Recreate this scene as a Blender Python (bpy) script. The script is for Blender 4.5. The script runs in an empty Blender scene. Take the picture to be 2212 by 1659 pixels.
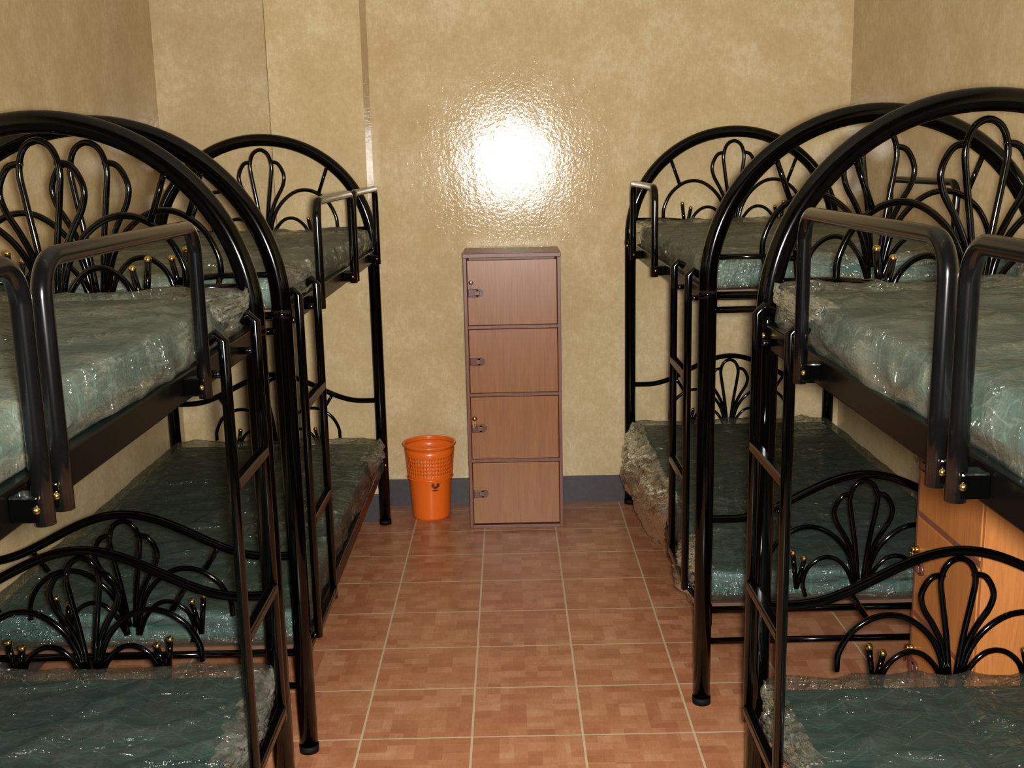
import bpy, bmesh, math, random
from mathutils import Vector, Matrix, noise
random.seed(3)
scene = bpy.context.scene
try:
    scene.view_settings.view_transform = 'Standard'
except Exception as e:
    print(e)

# ---------------------------------------------------------------- nodes
def new_mat(name):
    m = bpy.data.materials.new(name); m.use_nodes = True
    nt = m.node_tree
    for n in list(nt.nodes): nt.nodes.remove(n)
    out = nt.nodes.new('ShaderNodeOutputMaterial')
    return m, nt, out
class NT:
    def __init__(s, nt): s.nt = nt
    def n(s, t, **kw):
        nd = s.nt.nodes.new(t)
        for k, v in kw.items(): setattr(nd, k, v)
        return nd
    def l(s, a, b): s.nt.links.new(a, b)
    def val(s, sock, v):
        if isinstance(v, bpy.types.NodeSocket): s.l(v, sock)
        else: sock.default_value = v
    def math(s, op, a, b=0.0, c=None, clamp=False):
        nd = s.nt.nodes.new('ShaderNodeMath'); nd.operation = op; nd.use_clamp = clamp
        s.val(nd.inputs[0], a); s.val(nd.inputs[1], b)
        if c is not None: s.val(nd.inputs[2], c)
        return nd.outputs[0]
    def mix(s, f, a, b, blend='MIX'):
        nd = s.nt.nodes.new('ShaderNodeMix'); nd.data_type = 'RGBA'; nd.blend_type = blend
        s.val(nd.inputs[0], f)
        for i, v in ((6, a), (7, b)):
            if isinstance(v, bpy.types.NodeSocket): s.l(v, nd.inputs[i])
            else: nd.inputs[i].default_value = (*v, 1) if len(v) == 3 else v
        return nd.outputs[2]
    def coords(s, scale=(1,1,1), rot=(0,0,0), loc=(0,0,0)):
        tc = s.n('ShaderNodeTexCoord'); mp = s.n('ShaderNodeMapping')
        s.l(tc.outputs['Object'], mp.inputs['Vector'])
        mp.inputs['Scale'].default_value = scale; mp.inputs['Rotation'].default_value = rot
        mp.inputs['Location'].default_value = loc
        return mp.outputs['Vector']
    def noise(s, vec, scale, detail=4, rough=.55, dist=0):
        nd = s.n('ShaderNodeTexNoise'); s.l(vec, nd.inputs['Vector'])
        nd.inputs['Scale'].default_value = scale; nd.inputs['Detail'].default_value = detail
        nd.inputs['Roughness'].default_value = rough; nd.inputs['Distortion'].default_value = dist
        return nd.outputs['Fac']
    def ramp(s, f, stops):
        nd = s.n('ShaderNodeValToRGB'); s.l(f, nd.inputs[0])
        e = nd.color_ramp.elements
        while len(e) < len(stops): e.new(.5)
        for i, (p, c) in enumerate(stops):
            e[i].position = p; e[i].color = (*c, 1) if len(c) == 3 else c
        return nd.outputs[0]
    def bump(s, h, strength, dist=.01, normal=None):
        nd = s.n('ShaderNodeBump'); s.l(h, nd.inputs['Height'])
        nd.inputs['Strength'].default_value = strength; nd.inputs['Distance'].default_value = dist
        if normal is not None: s.l(normal, nd.inputs['Normal'])
        return nd.outputs['Normal']

def simple(name, col, rough=.5, metal=0, coat=0, coatr=.1, spec=.5, var=.0, vscale=20, bumpk=0):
    m, nt, out = new_mat(name); N = NT(nt)
    p = N.n('ShaderNodeBsdfPrincipled')
    p.inputs['Roughness'].default_value = rough; p.inputs['Metallic'].default_value = metal
    p.inputs['Coat Weight'].default_value = coat; p.inputs['Coat Roughness'].default_value = coatr
    p.inputs['Specular IOR Level'].default_value = spec
    v = N.coords(); f = N.noise(v, vscale, 4)
    c = N.mix(f, tuple(x*(1-var) for x in col), tuple(min(1, x*(1+var)) for x in col))
    N.l(c, p.inputs['Base Color'])
    if bumpk: N.l(N.bump(f, bumpk, .002), p.inputs['Normal'])
    N.l(p.outputs[0], out.inputs[0]); return m

def wall_mat():
    m, nt, out = new_mat('wall_paint'); N = NT(nt)
    v = N.coords()
    a = N.noise(v, 4, 10, .75); b = N.noise(v, 40, 6, .75, .6)
    vs = N.coords(scale=(1, 1, .3)); c = N.noise(vs, 90, 5, .7)
    t = N.math('ADD', N.math('MULTIPLY', a, .5), N.math('ADD', N.math('MULTIPLY', b, .3), N.math('MULTIPLY', c, .20)))
    col = N.ramp(t, [(.38, (.49, .35, .172)), (.5, (.56, .420, .225)), (.60, (.66, .535, .335))])
    p = N.n('ShaderNodeBsdfPrincipled'); N.l(col, p.inputs['Base Color'])
    p.inputs['Roughness'].default_value = .7; p.inputs['Specular IOR Level'].default_value = .1
    p.inputs['Coat Weight'].default_value = .7; p.inputs['Coat Roughness'].default_value = .085
    f1 = N.noise(v, 80, 4, .65, .3); f2 = N.noise(N.coords(scale=(1, 1, .5)), 18, 3, .5, .3)
    h = N.math('ADD', N.math('MULTIPLY', f1, .36), N.math('MULTIPLY', f2, .50))
    N.l(N.bump(h, 1.0, .0013), p.inputs['Coat Normal'])
    N.l(p.outputs[0], out.inputs[0]); return m

def floor_mat():
    m, nt, out = new_mat('floor_tile'); N = NT(nt)
    tc = N.n('ShaderNodeTexCoord'); sp = N.n('ShaderNodeSeparateXYZ'); N.l(tc.outputs['Object'], sp.inputs[0])
    u = N.math('DIVIDE', N.math('ADD', sp.outputs[0], .13), .305)
    w = N.math('DIVIDE', N.math('SUBTRACT', sp.outputs[1], 2.735), .284)
    def grout(x):
        fr = N.math('FRACT', x)
        return N.math('MINIMUM', fr, N.math('SUBTRACT', 1.0, fr))
    g = N.math('MINIMUM', grout(u), grout(w))
    gm = N.math('LESS_THAN', g, .010)
    def blocks(ku, kw, off):
        cu = N.math('FLOOR', N.math('ADD', N.math('MULTIPLY', u, ku), off)); cw = N.math('FLOOR', N.math('ADD', N.math('MULTIPLY', w, kw), off * .37))
        cb = N.n('ShaderNodeCombineXYZ'); N.l(cu, cb.inputs[0]); N.l(cw, cb.inputs[1]); cb.inputs[2].default_value = off
        wn = N.n('ShaderNodeTexWhiteNoise'); N.l(cb.outputs[0], wn.inputs[0]); return wn.outputs[0]
    b1 = blocks(4, 8, 0.0); b2 = blocks(8, 4, 7.0)
    sel = blocks(4, 4, 3.0)
    selm = N.math('GREATER_THAN', sel, .5)
    b = N.math('ADD', N.math('MULTIPLY', b1, selm), N.math('MULTIPLY', b2, N.math('SUBTRACT', 1.0, selm)))
    b3 = blocks(6, 6, 5.0)
    fine = N.noise(N.coords(scale=(60, 14, 1)), 3, 5, .65)
    blot = N.noise(N.coords(), 16, 4, .65)
    t = N.math('ADD', N.math('MULTIPLY', b, .26), N.math('ADD', N.math('MULTIPLY', fine, .30), N.math('ADD', N.math('MULTIPLY', blot, .34), N.math('MULTIPLY', b3, .12))))
    col = N.ramp(t, [(.22, (.29, .100, .045)), (.50, (.41, .168, .078)), (.64, (.47, .22, .112)), (.84, (.58, .33, .19))])
    col = N.mix(gm, col, (.54, .43, .27))
    p = N.n('ShaderNodeBsdfPrincipled'); N.l(col, p.inputs['Base Color'])
    p.inputs['Roughness'].default_value = .3; p.inputs['Specular IOR Level'].default_value = .35
    hh = N.math('ADD', N.math('SUBTRACT', 1.0, gm), N.math('MULTIPLY', blot, .25))
    N.l(N.bump(hh, .3, .0015), p.inputs['Normal'])
    N.l(p.outputs[0], out.inputs[0]); return m

def wood_mat(name, c1, c2, rough=.35):
    m, nt, out = new_mat(name); N = NT(nt)
    v = N.coords(scale=(14, 14, 1.0)); f = N.noise(v, 4, 6, .65, 1.5)
    f2 = N.noise(N.coords(scale=(60, 60, 2.5)), 5, 3, .6)
    t = N.math('ADD', N.math('MULTIPLY', f, .65), N.math('MULTIPLY', f2, .35))
    col = N.ramp(t, [(.38, c1), (.62, c2)])
    p = N.n('ShaderNodeBsdfPrincipled'); N.l(col, p.inputs['Base Color']); p.inputs['Roughness'].default_value = rough
    N.l(p.outputs[0], out.inputs[0]); return m

def mattress_mat():
    m, nt, out = new_mat('mattress_fabric'); N = NT(nt)
    tc = N.n('ShaderNodeTexCoord'); sp = N.n('ShaderNodeSeparateXYZ'); N.l(tc.outputs['Object'], sp.inputs[0])
    tri = N.math('PINGPONG', N.math('MULTIPLY', sp.outputs[0], 14.0), 1.0)
    ph = N.math('ADD', N.math('MULTIPLY', sp.outputs[1], 16.0), N.math('MULTIPLY', tri, .9))
    fr = N.math('PINGPONG', ph, .5)
    line = N.math('SUBTRACT', 1.0, N.math('MULTIPLY', fr, 14.0), clamp=True)
    base = N.mix(N.noise(N.coords(), 30, 3), (.010, .044, .037), (.016, .064, .053))
    col = N.mix(N.math('MULTIPLY', line, .55), base, (.06, .16, .13))
    p = N.n('ShaderNodeBsdfPrincipled'); N.l(col, p.inputs['Base Color']); p.inputs['Roughness'].default_value = .6
    N.l(N.bump(fr, .5, .004), p.inputs['Normal'])
    N.l(p.outputs[0], out.inputs[0]); return m

def film_mat(name, haze_lo, haze_hi, tint, gloss=.03, bd=.05):
    m, nt, out = new_mat(name); N = NT(nt)
    v = N.coords(scale=(1.0, 5.5, 3.0), rot=(0, 0, .45)); v2 = N.coords(scale=(5.5, .9, 3.0), rot=(0, 0, -.3))
    n1 = N.noise(v, 2.2, 5, .55, .5); n2 = N.noise(v2, 2.6, 5, .55, .4)
    r1 = N.math('ABSOLUTE', N.math('SUBTRACT', n1, .5)); r2 = N.math('ABSOLUTE', N.math('SUBTRACT', n2, .5))
    h = N.math('ADD', r1, N.math('MULTIPLY', r2, .8))
    nrm = N.bump(h, 1.0, bd)
    s1 = N.noise(N.coords(scale=(1.0, 6.0, 2.0), rot=(0, 0, .25)), 2.0, 5, .6, .3)
    s2 = N.noise(N.coords(), 2.2, 3, .5)
    s = N.math('ADD', N.math('MULTIPLY', s1, .6), N.math('MULTIPLY', s2, .4))
    haze = N.ramp(s, [(.36, (haze_lo,)*3), (.52, ((haze_lo*.6+haze_hi*.4),)*3), (.68, (haze_hi,)*3)])
    crease = N.math('SUBTRACT', 1.0, N.math('MULTIPLY', N.math('MINIMUM', r1, r2), 70.0), clamp=True)
    haze = N.math('ADD', haze, N.math('MULTIPLY', crease, haze_hi*.4))
    tr = N.n('ShaderNodeBsdfTransparent'); tr.inputs[0].default_value = (.95, .97, .95, 1)
    df = N.n('ShaderNodeBsdfDiffuse'); df.inputs[0].default_value = (*tint, 1)
    gl = N.n('ShaderNodeBsdfGlossy'); gl.inputs['Roughness'].default_value = .13; N.l(nrm, gl.inputs['Normal'])
    gl.inputs[0].default_value = (.92, .95, .92, 1)
    lw = N.n('ShaderNodeLayerWeight'); lw.inputs['Blend'].default_value = .2; N.l(nrm, lw.inputs['Normal'])
    m1 = N.n('ShaderNodeMixShader'); N.l(haze, m1.inputs[0]); N.l(tr.outputs[0], m1.inputs[1]); N.l(df.outputs[0], m1.inputs[2])
    m2 = N.n('ShaderNodeMixShader'); N.l(N.math('ADD', N.math('MULTIPLY', lw.outputs['Fresnel'], .6), gloss, clamp=True), m2.inputs[0])
    N.l(m1.outputs[0], m2.inputs[1]); N.l(gl.outputs[0], m2.inputs[2])
    N.l(m2.outputs[0], out.inputs[0]); return m

M_wall = wall_mat(); M_floor = floor_mat()
M_ceil = simple('ceiling_paint', (.6, .55, .45), .8, var=.05)
M_base = simple('baseboard_paint', (.05, .042, .045), .45, var=.35, vscale=60)
M_black = simple('black_gloss_enamel', (.0003, .0003, .0003), .10, coat=0, spec=.30, var=.3)
M_rail = simple('rail_enamel', (.0012, .0009, .0008), .3, spec=.14, var=.4)
M_guard = simple('guard_sleeve', (.0012, .0012, .0012), .15, spec=.30, var=.3, vscale=40)
M_brass = simple('brass', (.60, .42, .13), .2, metal=1, var=.1)
M_steel = simple('chrome', (.75, .75, .75), .15, metal=1)
M_ply = simple('plywood_deck', (.10, .045, .022), .6, var=.4, vscale=8)
M_cap = simple('rubber_foot', (.002, .002, .002), .7, spec=.2)
M_wood = wood_mat('locker_laminate', (.225, .080, .022), (.30, .118, .035))
M_wood2 = wood_mat('locker_laminate_orange', (.36, .125, .032), (.46, .170, .048))
M_edge = wood_mat('locker_edge', (.145, .052, .034), (.195, .075, .048), .4)
M_latch = simple('latch_plastic', (.10, .037, .024), .35, var=.2)
M_bin = simple('orange_plastic', (.80, .14, .012), .3, coat=.2, var=.04)
M_mark = simple('dark_print', (.12, .02, .01), .5)
M_mat = mattress_mat()
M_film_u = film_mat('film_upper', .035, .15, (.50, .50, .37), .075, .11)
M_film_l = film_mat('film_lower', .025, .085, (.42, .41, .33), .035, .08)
M_film_x = film_mat('film_loose', .05, .22, (.62, .60, .50), .14, .04)

# ---------------------------------------------------------------- mesh builder
class B:
    def __init__(s): s.v = []; s.f = []; s.mi = []; s.sm = []; s.mats = []
    def mid(s, m):
        if m not in s.mats: s.mats.append(m)
        return s.mats.index(m)
    def addf(s, f, m, smooth): s.f.append(f); s.mi.append(s.mid(m)); s.sm.append(smooth)
    def box(s, x0, x1, y0, y1, z0, z1, m):
        b = len(s.v)
        for z in (z0, z1):
            for (x, y) in ((x0, y0), (x1, y0), (x1, y1), (x0, y1)): s.v.append((x, y, z))
        for f in ((0,3,2,1), (4,5,6,7), (0,1,5,4), (1,2,6,5), (2,3,7,6), (3,0,4,7)):
            s.addf(tuple(b+i for i in f), m, False)
    def bbox(s, x0, x1, y0, y1, z0, z1, m, r=.004, seg=2):
        bm = bmesh.new(); bmesh.ops.create_cube(bm, size=1)
        for v in bm.verts:
            v.co = Vector(((x0+x1)/2+v.co.x*(x1-x0), (y0+y1)/2+v.co.y*(y1-y0), (z0+z1)/2+v.co.z*(z1-z0)))
        bmesh.ops.bevel(bm, geom=bm.edges[:], offset=r, segments=seg, affect='EDGES', profile=.5)
        b = len(s.v); bm.verts.index_update()
        for v in bm.verts: s.v.append(tuple(v.co))
        for f in bm.faces: s.addf(tuple(b+v.index for v in f.verts), m, False)
        bm.free()
    def tube(s, pts, r, m, seg=12, closed=False, caps=True):
        P = [Vector(p) for p in pts]; n = len(P); b = len(s.v)
        T = []
        for i in range(n):
            if closed: t = P[(i+1) % n]-P[i-1]
            else: t = P[min(i+1, n-1)]-P[max(i-1, 0)]
            T.append(t.normalized())
        up = Vector((0, 0, 1)) if abs(T[0].z) < .9 else Vector((0, 1, 0))
        N_ = (up-T[0]*up.dot(T[0])).normalized()
        for i in range(n):
            if i: N_ = (N_-T[i]*N_.dot(T[i])).normalized()
            Bn = T[i].cross(N_)
            for k in range(seg):
                a = 2*math.pi*k/seg
                s.v.append(tuple(P[i]+(N_*math.cos(a)+Bn*math.sin(a))*r))
        for i in range(n if closed else n-1):
            j = (i+1) % n
            for k in range(seg):
                k2 = (k+1) % seg
                s.addf((b+i*seg+k, b+i*seg+k2, b+j*seg+k2, b+j*seg+k), m, True)
        if caps and not closed:
            s.addf(tuple(b+k for k in range(seg))[::-1], m, False)
            s.addf(tuple(b+(n-1)*seg+k for k in range(seg)), m, False)
    def sphere(s, c, r, m, seg=12, rings=8, sc=(1,1,1)):
        b = len(s.v)
        s.v.append((c[0], c[1], c[2]-r*sc[2]))
        for i in range(1, rings):
            ph = -math.pi/2+math.pi*i/rings
            for k in range(seg):
                a = 2*math.pi*k/seg
                s.v.append((c[0]+r*sc[0]*math.cos(ph)*math.cos(a), c[1]+r*sc[1]*math.cos(ph)*math.sin(a), c[2]+r*sc[2]*math.sin(ph)))
        s.v.append((c[0], c[1], c[2]+r*sc[2])); top = len(s.v)-1
        for k in range(seg):
            k2 = (k+1) % seg
            s.addf((b, b+1+k2, b+1+k), m, True)
            for i in range(rings-2):
                s.addf((b+1+i*seg+k, b+1+i*seg+k2, b+1+(i+1)*seg+k2, b+1+(i+1)*seg+k), m, True)
            s.addf((top, b+1+(rings-2)*seg+k, b+1+(rings-2)*seg+k2), m, True)
    def obj(s, name, parent=None, loc=(0,0,0)):
        me = bpy.data.meshes.new(name); me.from_pydata(s.v, [], s.f)
        for m in s.mats: me.materials.append(m)
        me.polygons.foreach_set('material_index', s.mi); me.polygons.foreach_set('use_smooth', s.sm)
        me.update()
        o = bpy.data.objects.new(name, me); scene.collection.objects.link(o); o.location = loc
        if parent: o.parent = parent
        return o

def empty(name, loc=(0,0,0)):
    o = bpy.data.objects.new(name, None); scene.collection.objects.link(o); o.location = loc
    o.empty_display_size = .1; return o

def spline(pts, sub=6, closed=False):
    P = [Vector(p) for p in pts]; n = len(P); out = []
    rng = range(n) if closed else range(n-1)
    for i in rng:
        p1, p2 = P[i], P[(i+1) % n]
        p0 = P[i-1] if (closed or i > 0) else p1*2-p2
        p3 = P[(i+2) % n] if (closed or i+2 < n) else p2*2-p1
        for k in range(sub):
            t = k/sub
            out.append(.5*((2*p1)+(-p0+p2)*t+(2*p0-5*p1+4*p2-p3)*t*t+(-p0+3*p1-3*p2+p3)*t**3))
    if not closed: out.append(P[-1])
    return out

# ---------------------------------------------------------------- room
XL, XR, YB, YF, ZC = -1.53, 1.48, 4.82, -1.3, 2.75
def roombox(name, *a, mat=M_wall):
    b = B(); b.box(*a, mat); return b.obj(name)
roombox('floor', XL-.1, XR+.1, YF-.1, 5.05, -.1, 0, mat=M_floor)
roombox('ceiling', XL-.1, XR+.1, YF-.1, 5.05, ZC, ZC+.1, mat=M_ceil)
b = B()
b.box(-.80, XR+.1, YB, YB+.13, 0, ZC, M_wall)
b.box(XL-.1, -.80, 4.93, 5.05, 0, ZC, M_wall)
b.obj('wall_back')
roombox('wall_pilaster', -.969, -.584, 4.60, YB+.11, 0, ZC)
roombox('wall_left', XL-.1, XL, YF, 5.0, 0, ZC)
roombox('wall_right', XR, XR+.1, YF, YB, 0, ZC)
roombox('wall_front', XL-.1, XR+.1, YF-.1, YF, 0, ZC)
roombox('baseboard_back', -.584, XR, YB-.012, YB, 0, .124, mat=M_base)
b = B(); b.box(-.584, -.572, 4.588, YB-.012, 0, .124, M_base); b.box(-.981, -.584, 4.588, 4.6, 0, .124, M_base)
b.obj('baseboard_pilaster')
roombox('baseboard_left', XL, XL+.012, YF, 4.93, 0, .124, mat=M_base)
roombox('baseboard_right', XR-.012, XR, YF, YB-.012, 0, .124, mat=M_base)

# ---------------------------------------------------------------- bunk beds
HW = .445
def arc_path(y):
    pts = [(-HW, y, .012), (-HW, y, .6), (-HW, y, 1.1), (-HW, y, 1.2)]
    for i in range(1, 48):
        a = math.pi-math.pi*i/48
        pts.append((HW*math.cos(a), y, 1.213+.441*math.sin(a)))
    pts += [(HW, y, 1.2), (HW, y, 1.1), (HW, y, .6), (HW, y, .012)]
    return pts

def ornament(b, y, z0, s, sz, r, lower=False):
    def P(x, z): return (x*s, y, z0+z*sz)
    pts = [P(-.008, .03), P(-.022, .16), P(-.038, .27), P(-.044, .33), P(-.03, .375), P(0, .392), P(.03, .375), P(.044, .33), P(.038, .27), P(.022, .16), P(.008, .03)]
    b.tube(spline(pts, 5), r, M_black, 8)
    for sgn in (-1, 1):
        pts = [P(sgn*.036, .345), P(sgn*.07, .335), P(sgn*.092, .29), P(sgn*.085, .245), P(sgn*.058, .195), P(sgn*.034, .14), P(sgn*.022, .08), P(sgn*.016, 0)]
        b.tube(spline(pts, 5), r, M_black, 8)
        pts = [P(sgn*.018, .02), P(sgn*.04, .115), P(sgn*.08, .18), P(sgn*.14, .222), P(sgn*.205, .222), P(sgn*.265, .18), P(sgn*.298, .115), P(sgn*.302, .06)]
        b.tube(spline(pts, 5), r, M_black, 8)
        pts = [P(sgn*.02, .0), P(sgn*.045, .065), P(sgn*.085, .108), P(sgn*.13, .11), P(sgn*.17, .075), P(sgn*.185, .02), P(sgn*.175, -.03)]
        b.tube(spline(pts, 5), r*.9, M_black, 8)
        for dx, dz in ((-.022, .105), (.014, .125)):
            bx, bz = .205, -.0
            b.tube([P(sgn*bx, bz), P(sgn*(bx+dx*.6), bz+dz*.6), P(sgn*(bx+dx), bz+dz)], r, M_black, 8)
            c = P(sgn*(bx+dx), bz+dz)
            b.sphere((c[0], c[1], c[2]+.005), .0088, M_brass)

def bunk_bed(x, yn, yf, lad, side, guards, wall_guards=()):
    """side=+1 : aisle is towards +x (bed on the left)"""
    root = empty('bunk_bed', (x, (yn+yf)/2, 0)); cy = (yn+yf)/2
    y0, y1 = yn-cy, yf-cy
    for k, y in enumerate((y0, y1)):
        b = B(); b.tube(arc_path(y), .0245, M_black, 24)
        for sx in (-HW, HW):
            b.tube([(sx, y, 0), (sx, y, .02)], .0265, M_cap, 20)
            b.tube([(sx, y, 1.178), (sx, y, 1.200)], .0262, M_black, 20)
        b.tube([(-HW, y, 1.185), (HW, y, 1.185)], .010, M_black, 10)
        b.tube([(-HW, y, 1.145), (HW, y, 1.145)], .009, M_black, 10)
        b.tube([(-HW, y, .285), (HW, y, .285)], .010, M_black, 10)
        b.tube([(-HW, y, .19), (HW, y, .19)], .009, M_black, 10)
        for s in (-1, 1):
            b.tube([(s*HW, y, 1.287), (s*.30, y, 1.287), (s*.20, y, 1.278)], .008, M_black, 8)
            b.tube([(s*.276, y, 1.555), (s*.232, y, 1.435)], .0075, M_black, 8)
            b.tube([(s*.30, y, 1.287), (s*.285, y, 1.24), (s*.24, y, 1.185)], .0075, M_black, 8)
        ornament(b, y, 1.222, 1.0, 1.0, .0078)
        pts = []
        for i in range(41):
            xx = -HW+2*HW*i/40
            zz = .555+(.122*(math.cos(math.pi*xx/.37)+1)/2 if abs(xx) < .37 else 0)
            pts.append((xx, y, zz))
        b.tube(pts, .0115, M_black, 10)
        for s in (-1, 1):
            b.tube([(s*.25, y, .595), (s*.205, y, .525)], .007, M_black, 8)
        ornament(b, y, .345, .88, .80, .0072, True)
        b.obj('arched_end_frame_%d' % (k+1), root)
    b = B()
    for z0 in (1.148, .245):
        for s in (-1, 1):
            b.bbox(min(s*.425, s*.450), max(s*.425, s*.450), y0+.02, y1-.02, z0, z0+.050, M_rail, .003)
            for y in (y0, y1):
                d = .03 if y == y0 else -.03
                b.bbox(min(s*.418, s*.458), max(s*.418, s*.458), min(y, y+d*1.4), max(y, y+d*1.4), z0-.012, z0+.058, M_black, .003)
                b.sphere((s*.46, y+d*1.1, z0+.03), .006, M_brass, 8, 6)
        for i in range(7):
            yy = y0+.15+i*(y1-y0-.3)/6
            b.box(-.43, .43, yy-.015, yy+.015, z0+.006, z0+.034, M_rail)
        b.box(-.424, .424, y0+.03, y1-.03, z0+.035, z0+.047, M_ply)
    b.obj('side_rails_and_deck', root)
    b = B(); lx = side*.485
    ly = (lad[0]-cy, lad[1]-cy)
    for y in ly:
        b.tube([(lx-side*.03, y, 1.232), (lx-side*.012, y, 1.245), (lx, y, 1.232), (lx, y, 1.1), (lx, y, .32)], .0110, M_black, 12)
        for z in (1.17, .34): b.tube([(lx-side*.038, y, z if z > 1 else .285), (lx, y, z)], .008, M_black, 8)
    for z in (.95, .64, .345):
        b.bbox(lx-.011, lx+.011, ly[0], ly[1], z-.011, z+.011, M_guard, .004)
    b.obj('ladder', root)
    b = B()
    for gx, gl in ((side*.485, guards), (-side*.47, wall_guards)):
        for (ga, gb) in gl:
            a, c = ga-cy, gb-cy; R = .045; zt = 1.452; pts = [(gx, a, 1.155), (gx, a, 1.25)]
            for i in range(9):
                t = math.pi/2*i/8; pts.append((gx, a+R-R*math.cos(t), zt-R+R*math.sin(t)))
            for i in range(9):
                t = math.pi/2*i/8; pts.append((gx, c-R+R*math.sin(t), zt-R+R*math.cos(t)))
            pts += [(gx, c, 1.25), (gx, c, 1.155)]
            b.tube(pts, .0120, M_guard, 16)
            for y in (a, c):
                sg = 1 if gx > 0 else -1
                b.bbox(min(gx, gx-sg*.035), max(gx, gx-sg*.035), y-.014, y+.014, 1.160, 1.192, M_black, .003)
                b.sphere((gx-sg*.002, y-.014, 1.176), .005, M_brass, 8, 6)
    if b.v: b.obj('guard_rails', root)
    return root

def drape(root, cx, cy, cz, side, y0, y1, hw, ztop, drop, out, seed, mat):
    """loose crumpled plastic hanging over the aisle edge of a mattress"""
    b = B(); NU = max(16, int((y1-y0)/.010)); NV = 30
    for i in range(NU+1):
        u = i/NU; e = math.sin(math.pi*u)**.45
        for j in range(NV+1):
            v = j/NV
            n1 = noise.noise(Vector((u*5+seed, v*3, 1.7)))
            n2 = 1-abs(noise.noise(Vector((u*9+seed+v*3, v*5-u*4, 4.1))))*2
            n3 = 1-abs(noise.noise(Vector((u*22+seed-v*8, v*12+u*9, 8.3))))*2
            bulge = math.sin(math.pi*min(1, v*1.15)**.8)
            xx = -.03+.04*min(1, v*5)+out*bulge*e*(.7+.5*n1)+.016*n2*e+.009*n3
            zz = ztop+.004+.010*n3*(1-v)-drop*v*e*(.85+.3*n1)+.012*n2*v
            yy = y0+(y1-y0)*u+.03*n1*v+.01*n2
            b.v.append((side*(hw+xx), yy-cy, zz-cz))
    for i in range(NU):
        for j in range(NV):
            a = i*(NV+1)+j
            b.addf((a, a+1, a+NV+2, a+NV+1), mat, True)
    b.obj('loose_plastic', root)

def mattress(x, y0, y1, z0, z1, side, film, seed, bulges=(), hw=.425, drapes=()):
    cx, cy, cz = x, (y0+y1)/2, z0
    root = empty('mattress', (cx, cy, cz)); h = z1-z0; L = (y1-y0)/2
    bm = bmesh.new(); bmesh.ops.create_cube(bm, size=1)
    for v in bm.verts: v.co = Vector((v.co.x*2*(hw-.006), v.co.y*2*(L-.004), h*.5+v.co.z*(h-.006)))
    bmesh.ops.bevel(bm, geom=bm.edges[:], offset=.022, segments=4, affect='EDGES', profile=.5)
    me = bpy.data.meshes.new('mattress_pad'); bm.to_mesh(me); bm.free()
    me.materials.append(M_mat)
    for p in me.polygons: p.use_smooth = True
    o = bpy.data.objects.new('foam_pad', me); scene.collection.objects.link(o); o.parent = root
    ring = []
    def seglist(n, f): return [f(i/n) for i in range(n)]
    W = hw+.006; H = h+.006
    ring += seglist(60, lambda t: (-W+2*W*t, H, 0, 1))
    ring += seglist(10, lambda t: (W, H-t*H, 1, .3))
    ring += seglist(16, lambda t: (W-2*W*t, .0, 0, -.0))
    ring += seglist(10, lambda t: (-W, t*H, -1, .3))
    R = len(ring); NS = 140; b = B()
    ys = [(-L-.004+(2*L+.008)*i/NS, 1.0) for i in range(NS+1)]
    pre = [(-L-.012, 0.02), (-L-.024, .25), (-L-.030, .55), (-L-.022, .85), (-L-.012, .97)]
    post = [(-a, s) for a, s in reversed(pre)]
    st = pre+ys+post
    for (y, sc) in st:
        for (px, pz, nx, nz) in ring:
            qx = px*(.25+.75*sc) if sc < 1 else px
            qz = H*.5+(pz-H*.5)*sc
            wn = noise.noise(Vector((px*3+seed, y*3.5, pz*8)))
            wr = 1-abs(noise.noise(Vector((px*3+y*2.2+seed, y*6-px*4, pz*12+3))))*2.6
            wf = 1-abs(noise.noise(Vector((px*11-y*3+seed, y*5+px*6, pz*18+9))))*2.6
            wr = max(0, wr); wf = max(0, wf)
            yy = y
            if nz == 1:
                e = min(1, (W-abs(px))/.05)
                qz += (.003+.010*wr**3+.006*wf**3+.005*wn)*(.4+.6*e)
            elif nx:
                side_amt = .003+.012*wr*wr+.007*wf*wf
                fall = math.sin(math.pi*min(1, max(0, pz/H)))
                amt = side_amt*(.35+.65*fall)
                if nx == side:
                    for (byc, bw, ba, drop) in bulges:
                        g = math.exp(-((y+cy-byc)/bw)**2)
                        amt += g*ba*(.55+.45*wr)*(.35+.65*fall)
                        qz -= g*drop*(1-pz/H)*(.6+.4*wf)
                qx += nx*amt
            if abs(y) > L:
                sg = 1 if y > 0 else -1
                yy += sg*(.010*wr*sc)
            b.v.append((qx, yy, qz))
    for i in range(len(st)-1):
        for k in range(R):
            k2 = (k+1) % R
            b.addf((i*R+k, i*R+k2, (i+1)*R+k2, (i+1)*R+k), film, True)
    b.obj('plastic_wrap', root)
    for n_, (a, c, drop, out) in enumerate(drapes):
        drape(root, cx, cy, cz, side, a, c, hw, z1, drop, out, seed+n_*3.3, M_film_x)
    return root

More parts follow.
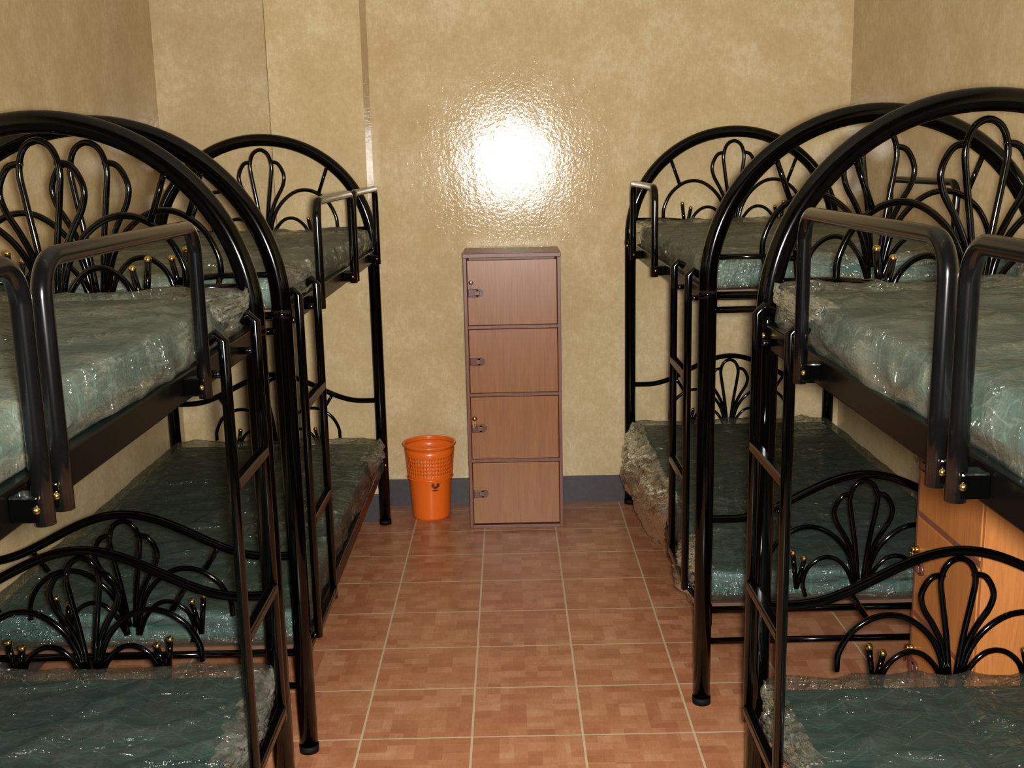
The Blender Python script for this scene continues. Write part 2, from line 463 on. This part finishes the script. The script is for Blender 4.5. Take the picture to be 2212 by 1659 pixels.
beds = [
    dict(x=-1.013, yn=2.685, yf=4.560, lad=(2.705, 2.965), side=1, g=[(3.03, 3.69), (3.74, 4.38)], wg=[],
         du=[(2.75, 3.1, .10, .012)], dl=[(4.15, 4.5, .10, .03)]),
    dict(x=-1.020, yn=.545, yf=2.420, lad=(2.00, 2.26), side=1, g=[(1.24, 1.86), (.60, 1.185)], wg=[],
         du=[(2.1, 2.37, .07, .012)], dl=[(1.95, 2.36, .09, .02)]),
    dict(x=.975, yn=2.905, yf=4.780, lad=(2.98, 3.24), side=-1, g=[(3.68, 4.32)], wg=[(3.55, 4.17)],
         du=[(4.3, 4.72, .10, .02)], dl=[(3.55, 4.70, .34, .10), (2.93, 3.22, .18, .06)]),
    dict(x=.993, yn=.425, yf=2.300, lad=(1.95, 2.22), side=-1, g=[(1.26, 1.88), (.58, 1.20)], wg=[],
         du=[(1.9, 2.24, .06, .015)], dl=[(1.9, 2.24, .12, .02)]),
]
for i, d in enumerate(beds):
    bunk_bed(d['x'], d['yn'], d['yf'], d['lad'], d['side'], d['g'], d['wg'])
    bu = [(d['yn']+.5, .25, .012, .008), (d['yf']-.6, .3, .010, .010)]
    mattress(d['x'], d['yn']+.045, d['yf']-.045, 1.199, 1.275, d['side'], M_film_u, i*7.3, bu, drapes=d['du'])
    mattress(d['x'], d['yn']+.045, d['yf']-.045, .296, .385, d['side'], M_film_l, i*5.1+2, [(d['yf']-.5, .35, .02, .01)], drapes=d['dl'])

# ---------------------------------------------------------------- lockers
def locker(x, y, w, d, h, rot, body, locks):
    root = empty('storage_locker', (x, y, 0)); root.rotation_euler = (0, 0, rot)
    t = .014; b = B()
    b.bbox(-w/2, -w/2+t, 0, d, 0, h-t, M_edge, .0015)
    b.bbox(w/2-t, w/2, 0, d, 0, h-t, M_edge if body is M_wood else body, .0015)
    b.bbox(-w/2-.002, w/2+.002, -.004, d, h-t, h+.004, M_edge, .002)
    b.box(-w/2+t, w/2-t, d-.006, d-.001, 0.01, h-t, M_edge)
    n = 4; ih = (h-t-.014)/n
    b.bbox(-w/2+t, w/2-t, .002, d-.006, 0, .014, M_edge, .001)
    for i in range(1, n):
        z = .014+ih*i; b.bbox(-w/2+t, w/2-t, .000, d-.006, z-.007, z+.007, M_edge, .001)
    b.obj('carcass', root)
    for i in range(n):
        z0 = .014+ih*i+.009; z1 = .014+ih*(i+1)-.009
        bb = B(); bb.bbox(-w/2+t+.002, w/2-t-.002, -.002, .013, z0, z1, body, .002)
        bb.obj('door_%d' % (i+1), root)
        zl = (z0+z1)/2+.0
        lb = B()
        lb.bbox(-w/2+t+.004, -w/2+t+.050, -.010, -.001, zl-.017, zl+.017, M_latch, .003)
        lb.tube([(-w/2+t+.050, -.001, zl), (-w/2+t+.050, -.010, zl)], .017, M_latch, 18)
        lb.bbox(-w/2+t+.028, -w/2+t+.052, -.014, -.010, zl-.009, zl+.009, M_edge, .002)
        lb.obj('latch_%d' % (i+1), root)
        if i in locks:
            k = B(); lm = locks[i]; kx = -w/2+t+.012; kz = zl+.045
            k.tube([(kx+.005, .0, kz), (kx+.005, -.014, kz)], .010, lm, 14)
            k.sphere((kx+.005, -.018, kz), .010, lm, 12, 8, (1, .6, 1))
            k.bbox(kx-.002, kx+.003, -.022, -.018, kz-.04, kz-.008, lm, .001)
            k.bbox(kx+.006, kx+.010, -.020, -.016, kz-.032, kz-.008, lm, .001)
            k.obj('cam_lock_%d' % (i+1), root)
    return root
locker(.009, 4.468, .40, .30, 1.176, 0, M_wood, {3: M_steel, 1: M_brass})
locker(1.10, 2.63, .42, .33, 1.176, -math.pi/2, M_wood2, {2: M_brass, 0: M_brass, 1: M_brass})

# ---------------------------------------------------------------- waste bin
def waste_bin(x, y):
    h = .335; rt = .108; rb = .082; nr = 96; b = B()
    zs = [0, .01, .06, .12, .175]
    rows = [.20 + .0085*i for i in range(12)]
    allz = zs+[.196]+[r for r in rows][1:]+[.297, .32]
    def rad(z): 
        t = z/h; r = rb+(rt-rb)*t
        if z > .185: r += .004
        return r
    idx = {}
    for i, zz in enumerate(allz):
        for k in range(nr):
            a = 2*math.pi*k/nr; r = rad(zz); idx[(i, k)] = len(b.v)
            b.v.append((r*math.cos(a), r*math.sin(a), zz))
    for i in range(len(allz)-1):
        for k in range(nr):
            if .2 < (allz[i]+allz[i+1])/2 < .292 and i % 2 == 0 and k % 2 == 0: continue
            k2 = (k+1) % nr
            b.addf((idx[(i, k)], idx[(i, k2)], idx[(i+1, k2)], idx[(i+1, k)]), M_bin, True)
    b.addf(tuple(idx[(0, k)] for k in range(nr))[::-1], M_bin, False)
    rim = [((rt+.006)*math.cos(2*math.pi*k/48), (rt+.006)*math.sin(2*math.pi*k/48), h) for k in range(48)]
    b.tube(rim, .006, M_bin, 10, closed=True)
    top = len(b.v)
    for zz, r in ((.32, rt+.002), (h, rt+.004)):
        for k in range(nr): b.v.append((r*math.cos(2*math.pi*k/nr), r*math.sin(2*math.pi*k/nr), zz))
    for k in range(nr):
        k2 = (k+1) % nr; b.addf((top+k, top+k2, top+nr+k2, top+nr+k), M_bin, True)
    rr = [((rad(.19)+.001)*math.cos(2*math.pi*k/48), (rad(.19)+.001)*math.sin(2*math.pi*k/48), .186) for k in range(48)]
    b.tube(rr, .003, M_bin, 8, closed=True)
    o = b.obj('waste_bin', None, (x, y, 0))
    sm = o.modifiers.new('thick', 'SOLIDIFY'); sm.thickness = .0018; sm.offset = -1
    mk = B()
    for (da, dz, wa, hz) in ((0, 0, .012, .007), (-.012, .010, .008, .010), (.012, .010, .008, .010), (0, -.013, .016, .004)):
        a0 = -math.pi/2+.30+da/.1
        i0 = len(mk.v)
        for k in range(10):
            t = 2*math.pi*k/10
            aa = a0+wa*math.cos(t)/.1; zz = .155+dz+hz*math.sin(t); r = rad(zz)+.0012
            mk.v.append((r*math.cos(aa), r*math.sin(aa), zz))
        mk.addf(tuple(range(i0, i0+10)), M_mark, False)
    mk.obj('printed_mark', o)
waste_bin(-.372, 4.665)

# ---------------------------------------------------------------- lights
b = B(); b.bbox(-.62, .62, 1.20, 1.32, ZC-.05, ZC, M_ceil, .01)  # unseen tube lamp, added under the ceiling for fill light
fix = b.obj('added_fill_light')
m, nt, out = new_mat('fill_tube_glow'); N = NT(nt); em = N.n('ShaderNodeEmission'); em.inputs[0].default_value = (1, .96, .88, 1); em.inputs[1].default_value = 4.0
N.l(em.outputs[0], out.inputs[0])
b = B(); b.tube([(-.58, 1.26, ZC-.075), (.58, 1.26, ZC-.075)], .016, m, 12); b.tube([(-.6, 1.26, ZC-.075), (-.58, 1.26, ZC-.075)], .018, M_steel, 12); b.tube([(.58, 1.26, ZC-.075), (.6, 1.26, ZC-.075)], .018, M_steel, 12)
b.box(-.6, -.585, 1.25, 1.27, ZC-.075, ZC-.05, M_steel); b.box(.585, .6, 1.25, 1.27, ZC-.075, ZC-.05, M_steel)
b.obj('fill_light_tube', fix)

fl = bpy.data.lights.new('camera_flash', 'SPOT'); fl.energy = 590; fl.shadow_soft_size = .03; fl.color = (1, .985, .94)
fl.spot_size = math.radians(140); fl.spot_blend = 1.0
fo = bpy.data.objects.new('camera_flash', fl); fo.location = (.03, .03, 1.55); scene.collection.objects.link(fo)
fo.rotation_euler = (math.radians(90-11), 0, 0)

w = bpy.data.worlds.new('World'); scene.world = w; w.use_nodes = True
w.node_tree.nodes['Background'].inputs[0].default_value = (.5, .45, .38, 1); w.node_tree.nodes['Background'].inputs[1].default_value = .05

# ---------------------------------------------------------------- camera
cd = bpy.data.cameras.new('camera'); cam = bpy.data.objects.new('camera', cd); scene.collection.objects.link(cam)
cd.sensor_width = 36; cd.lens = 2350/2212*36; cd.clip_start = .02
R = Matrix.Rotation(math.radians(90-11.6), 4, 'X') @ Matrix.Rotation(math.radians(-1.2), 4, 'Z')
cam.matrix_world = Matrix.Translation((0, 0, 1.55)) @ R
scene.camera = cam
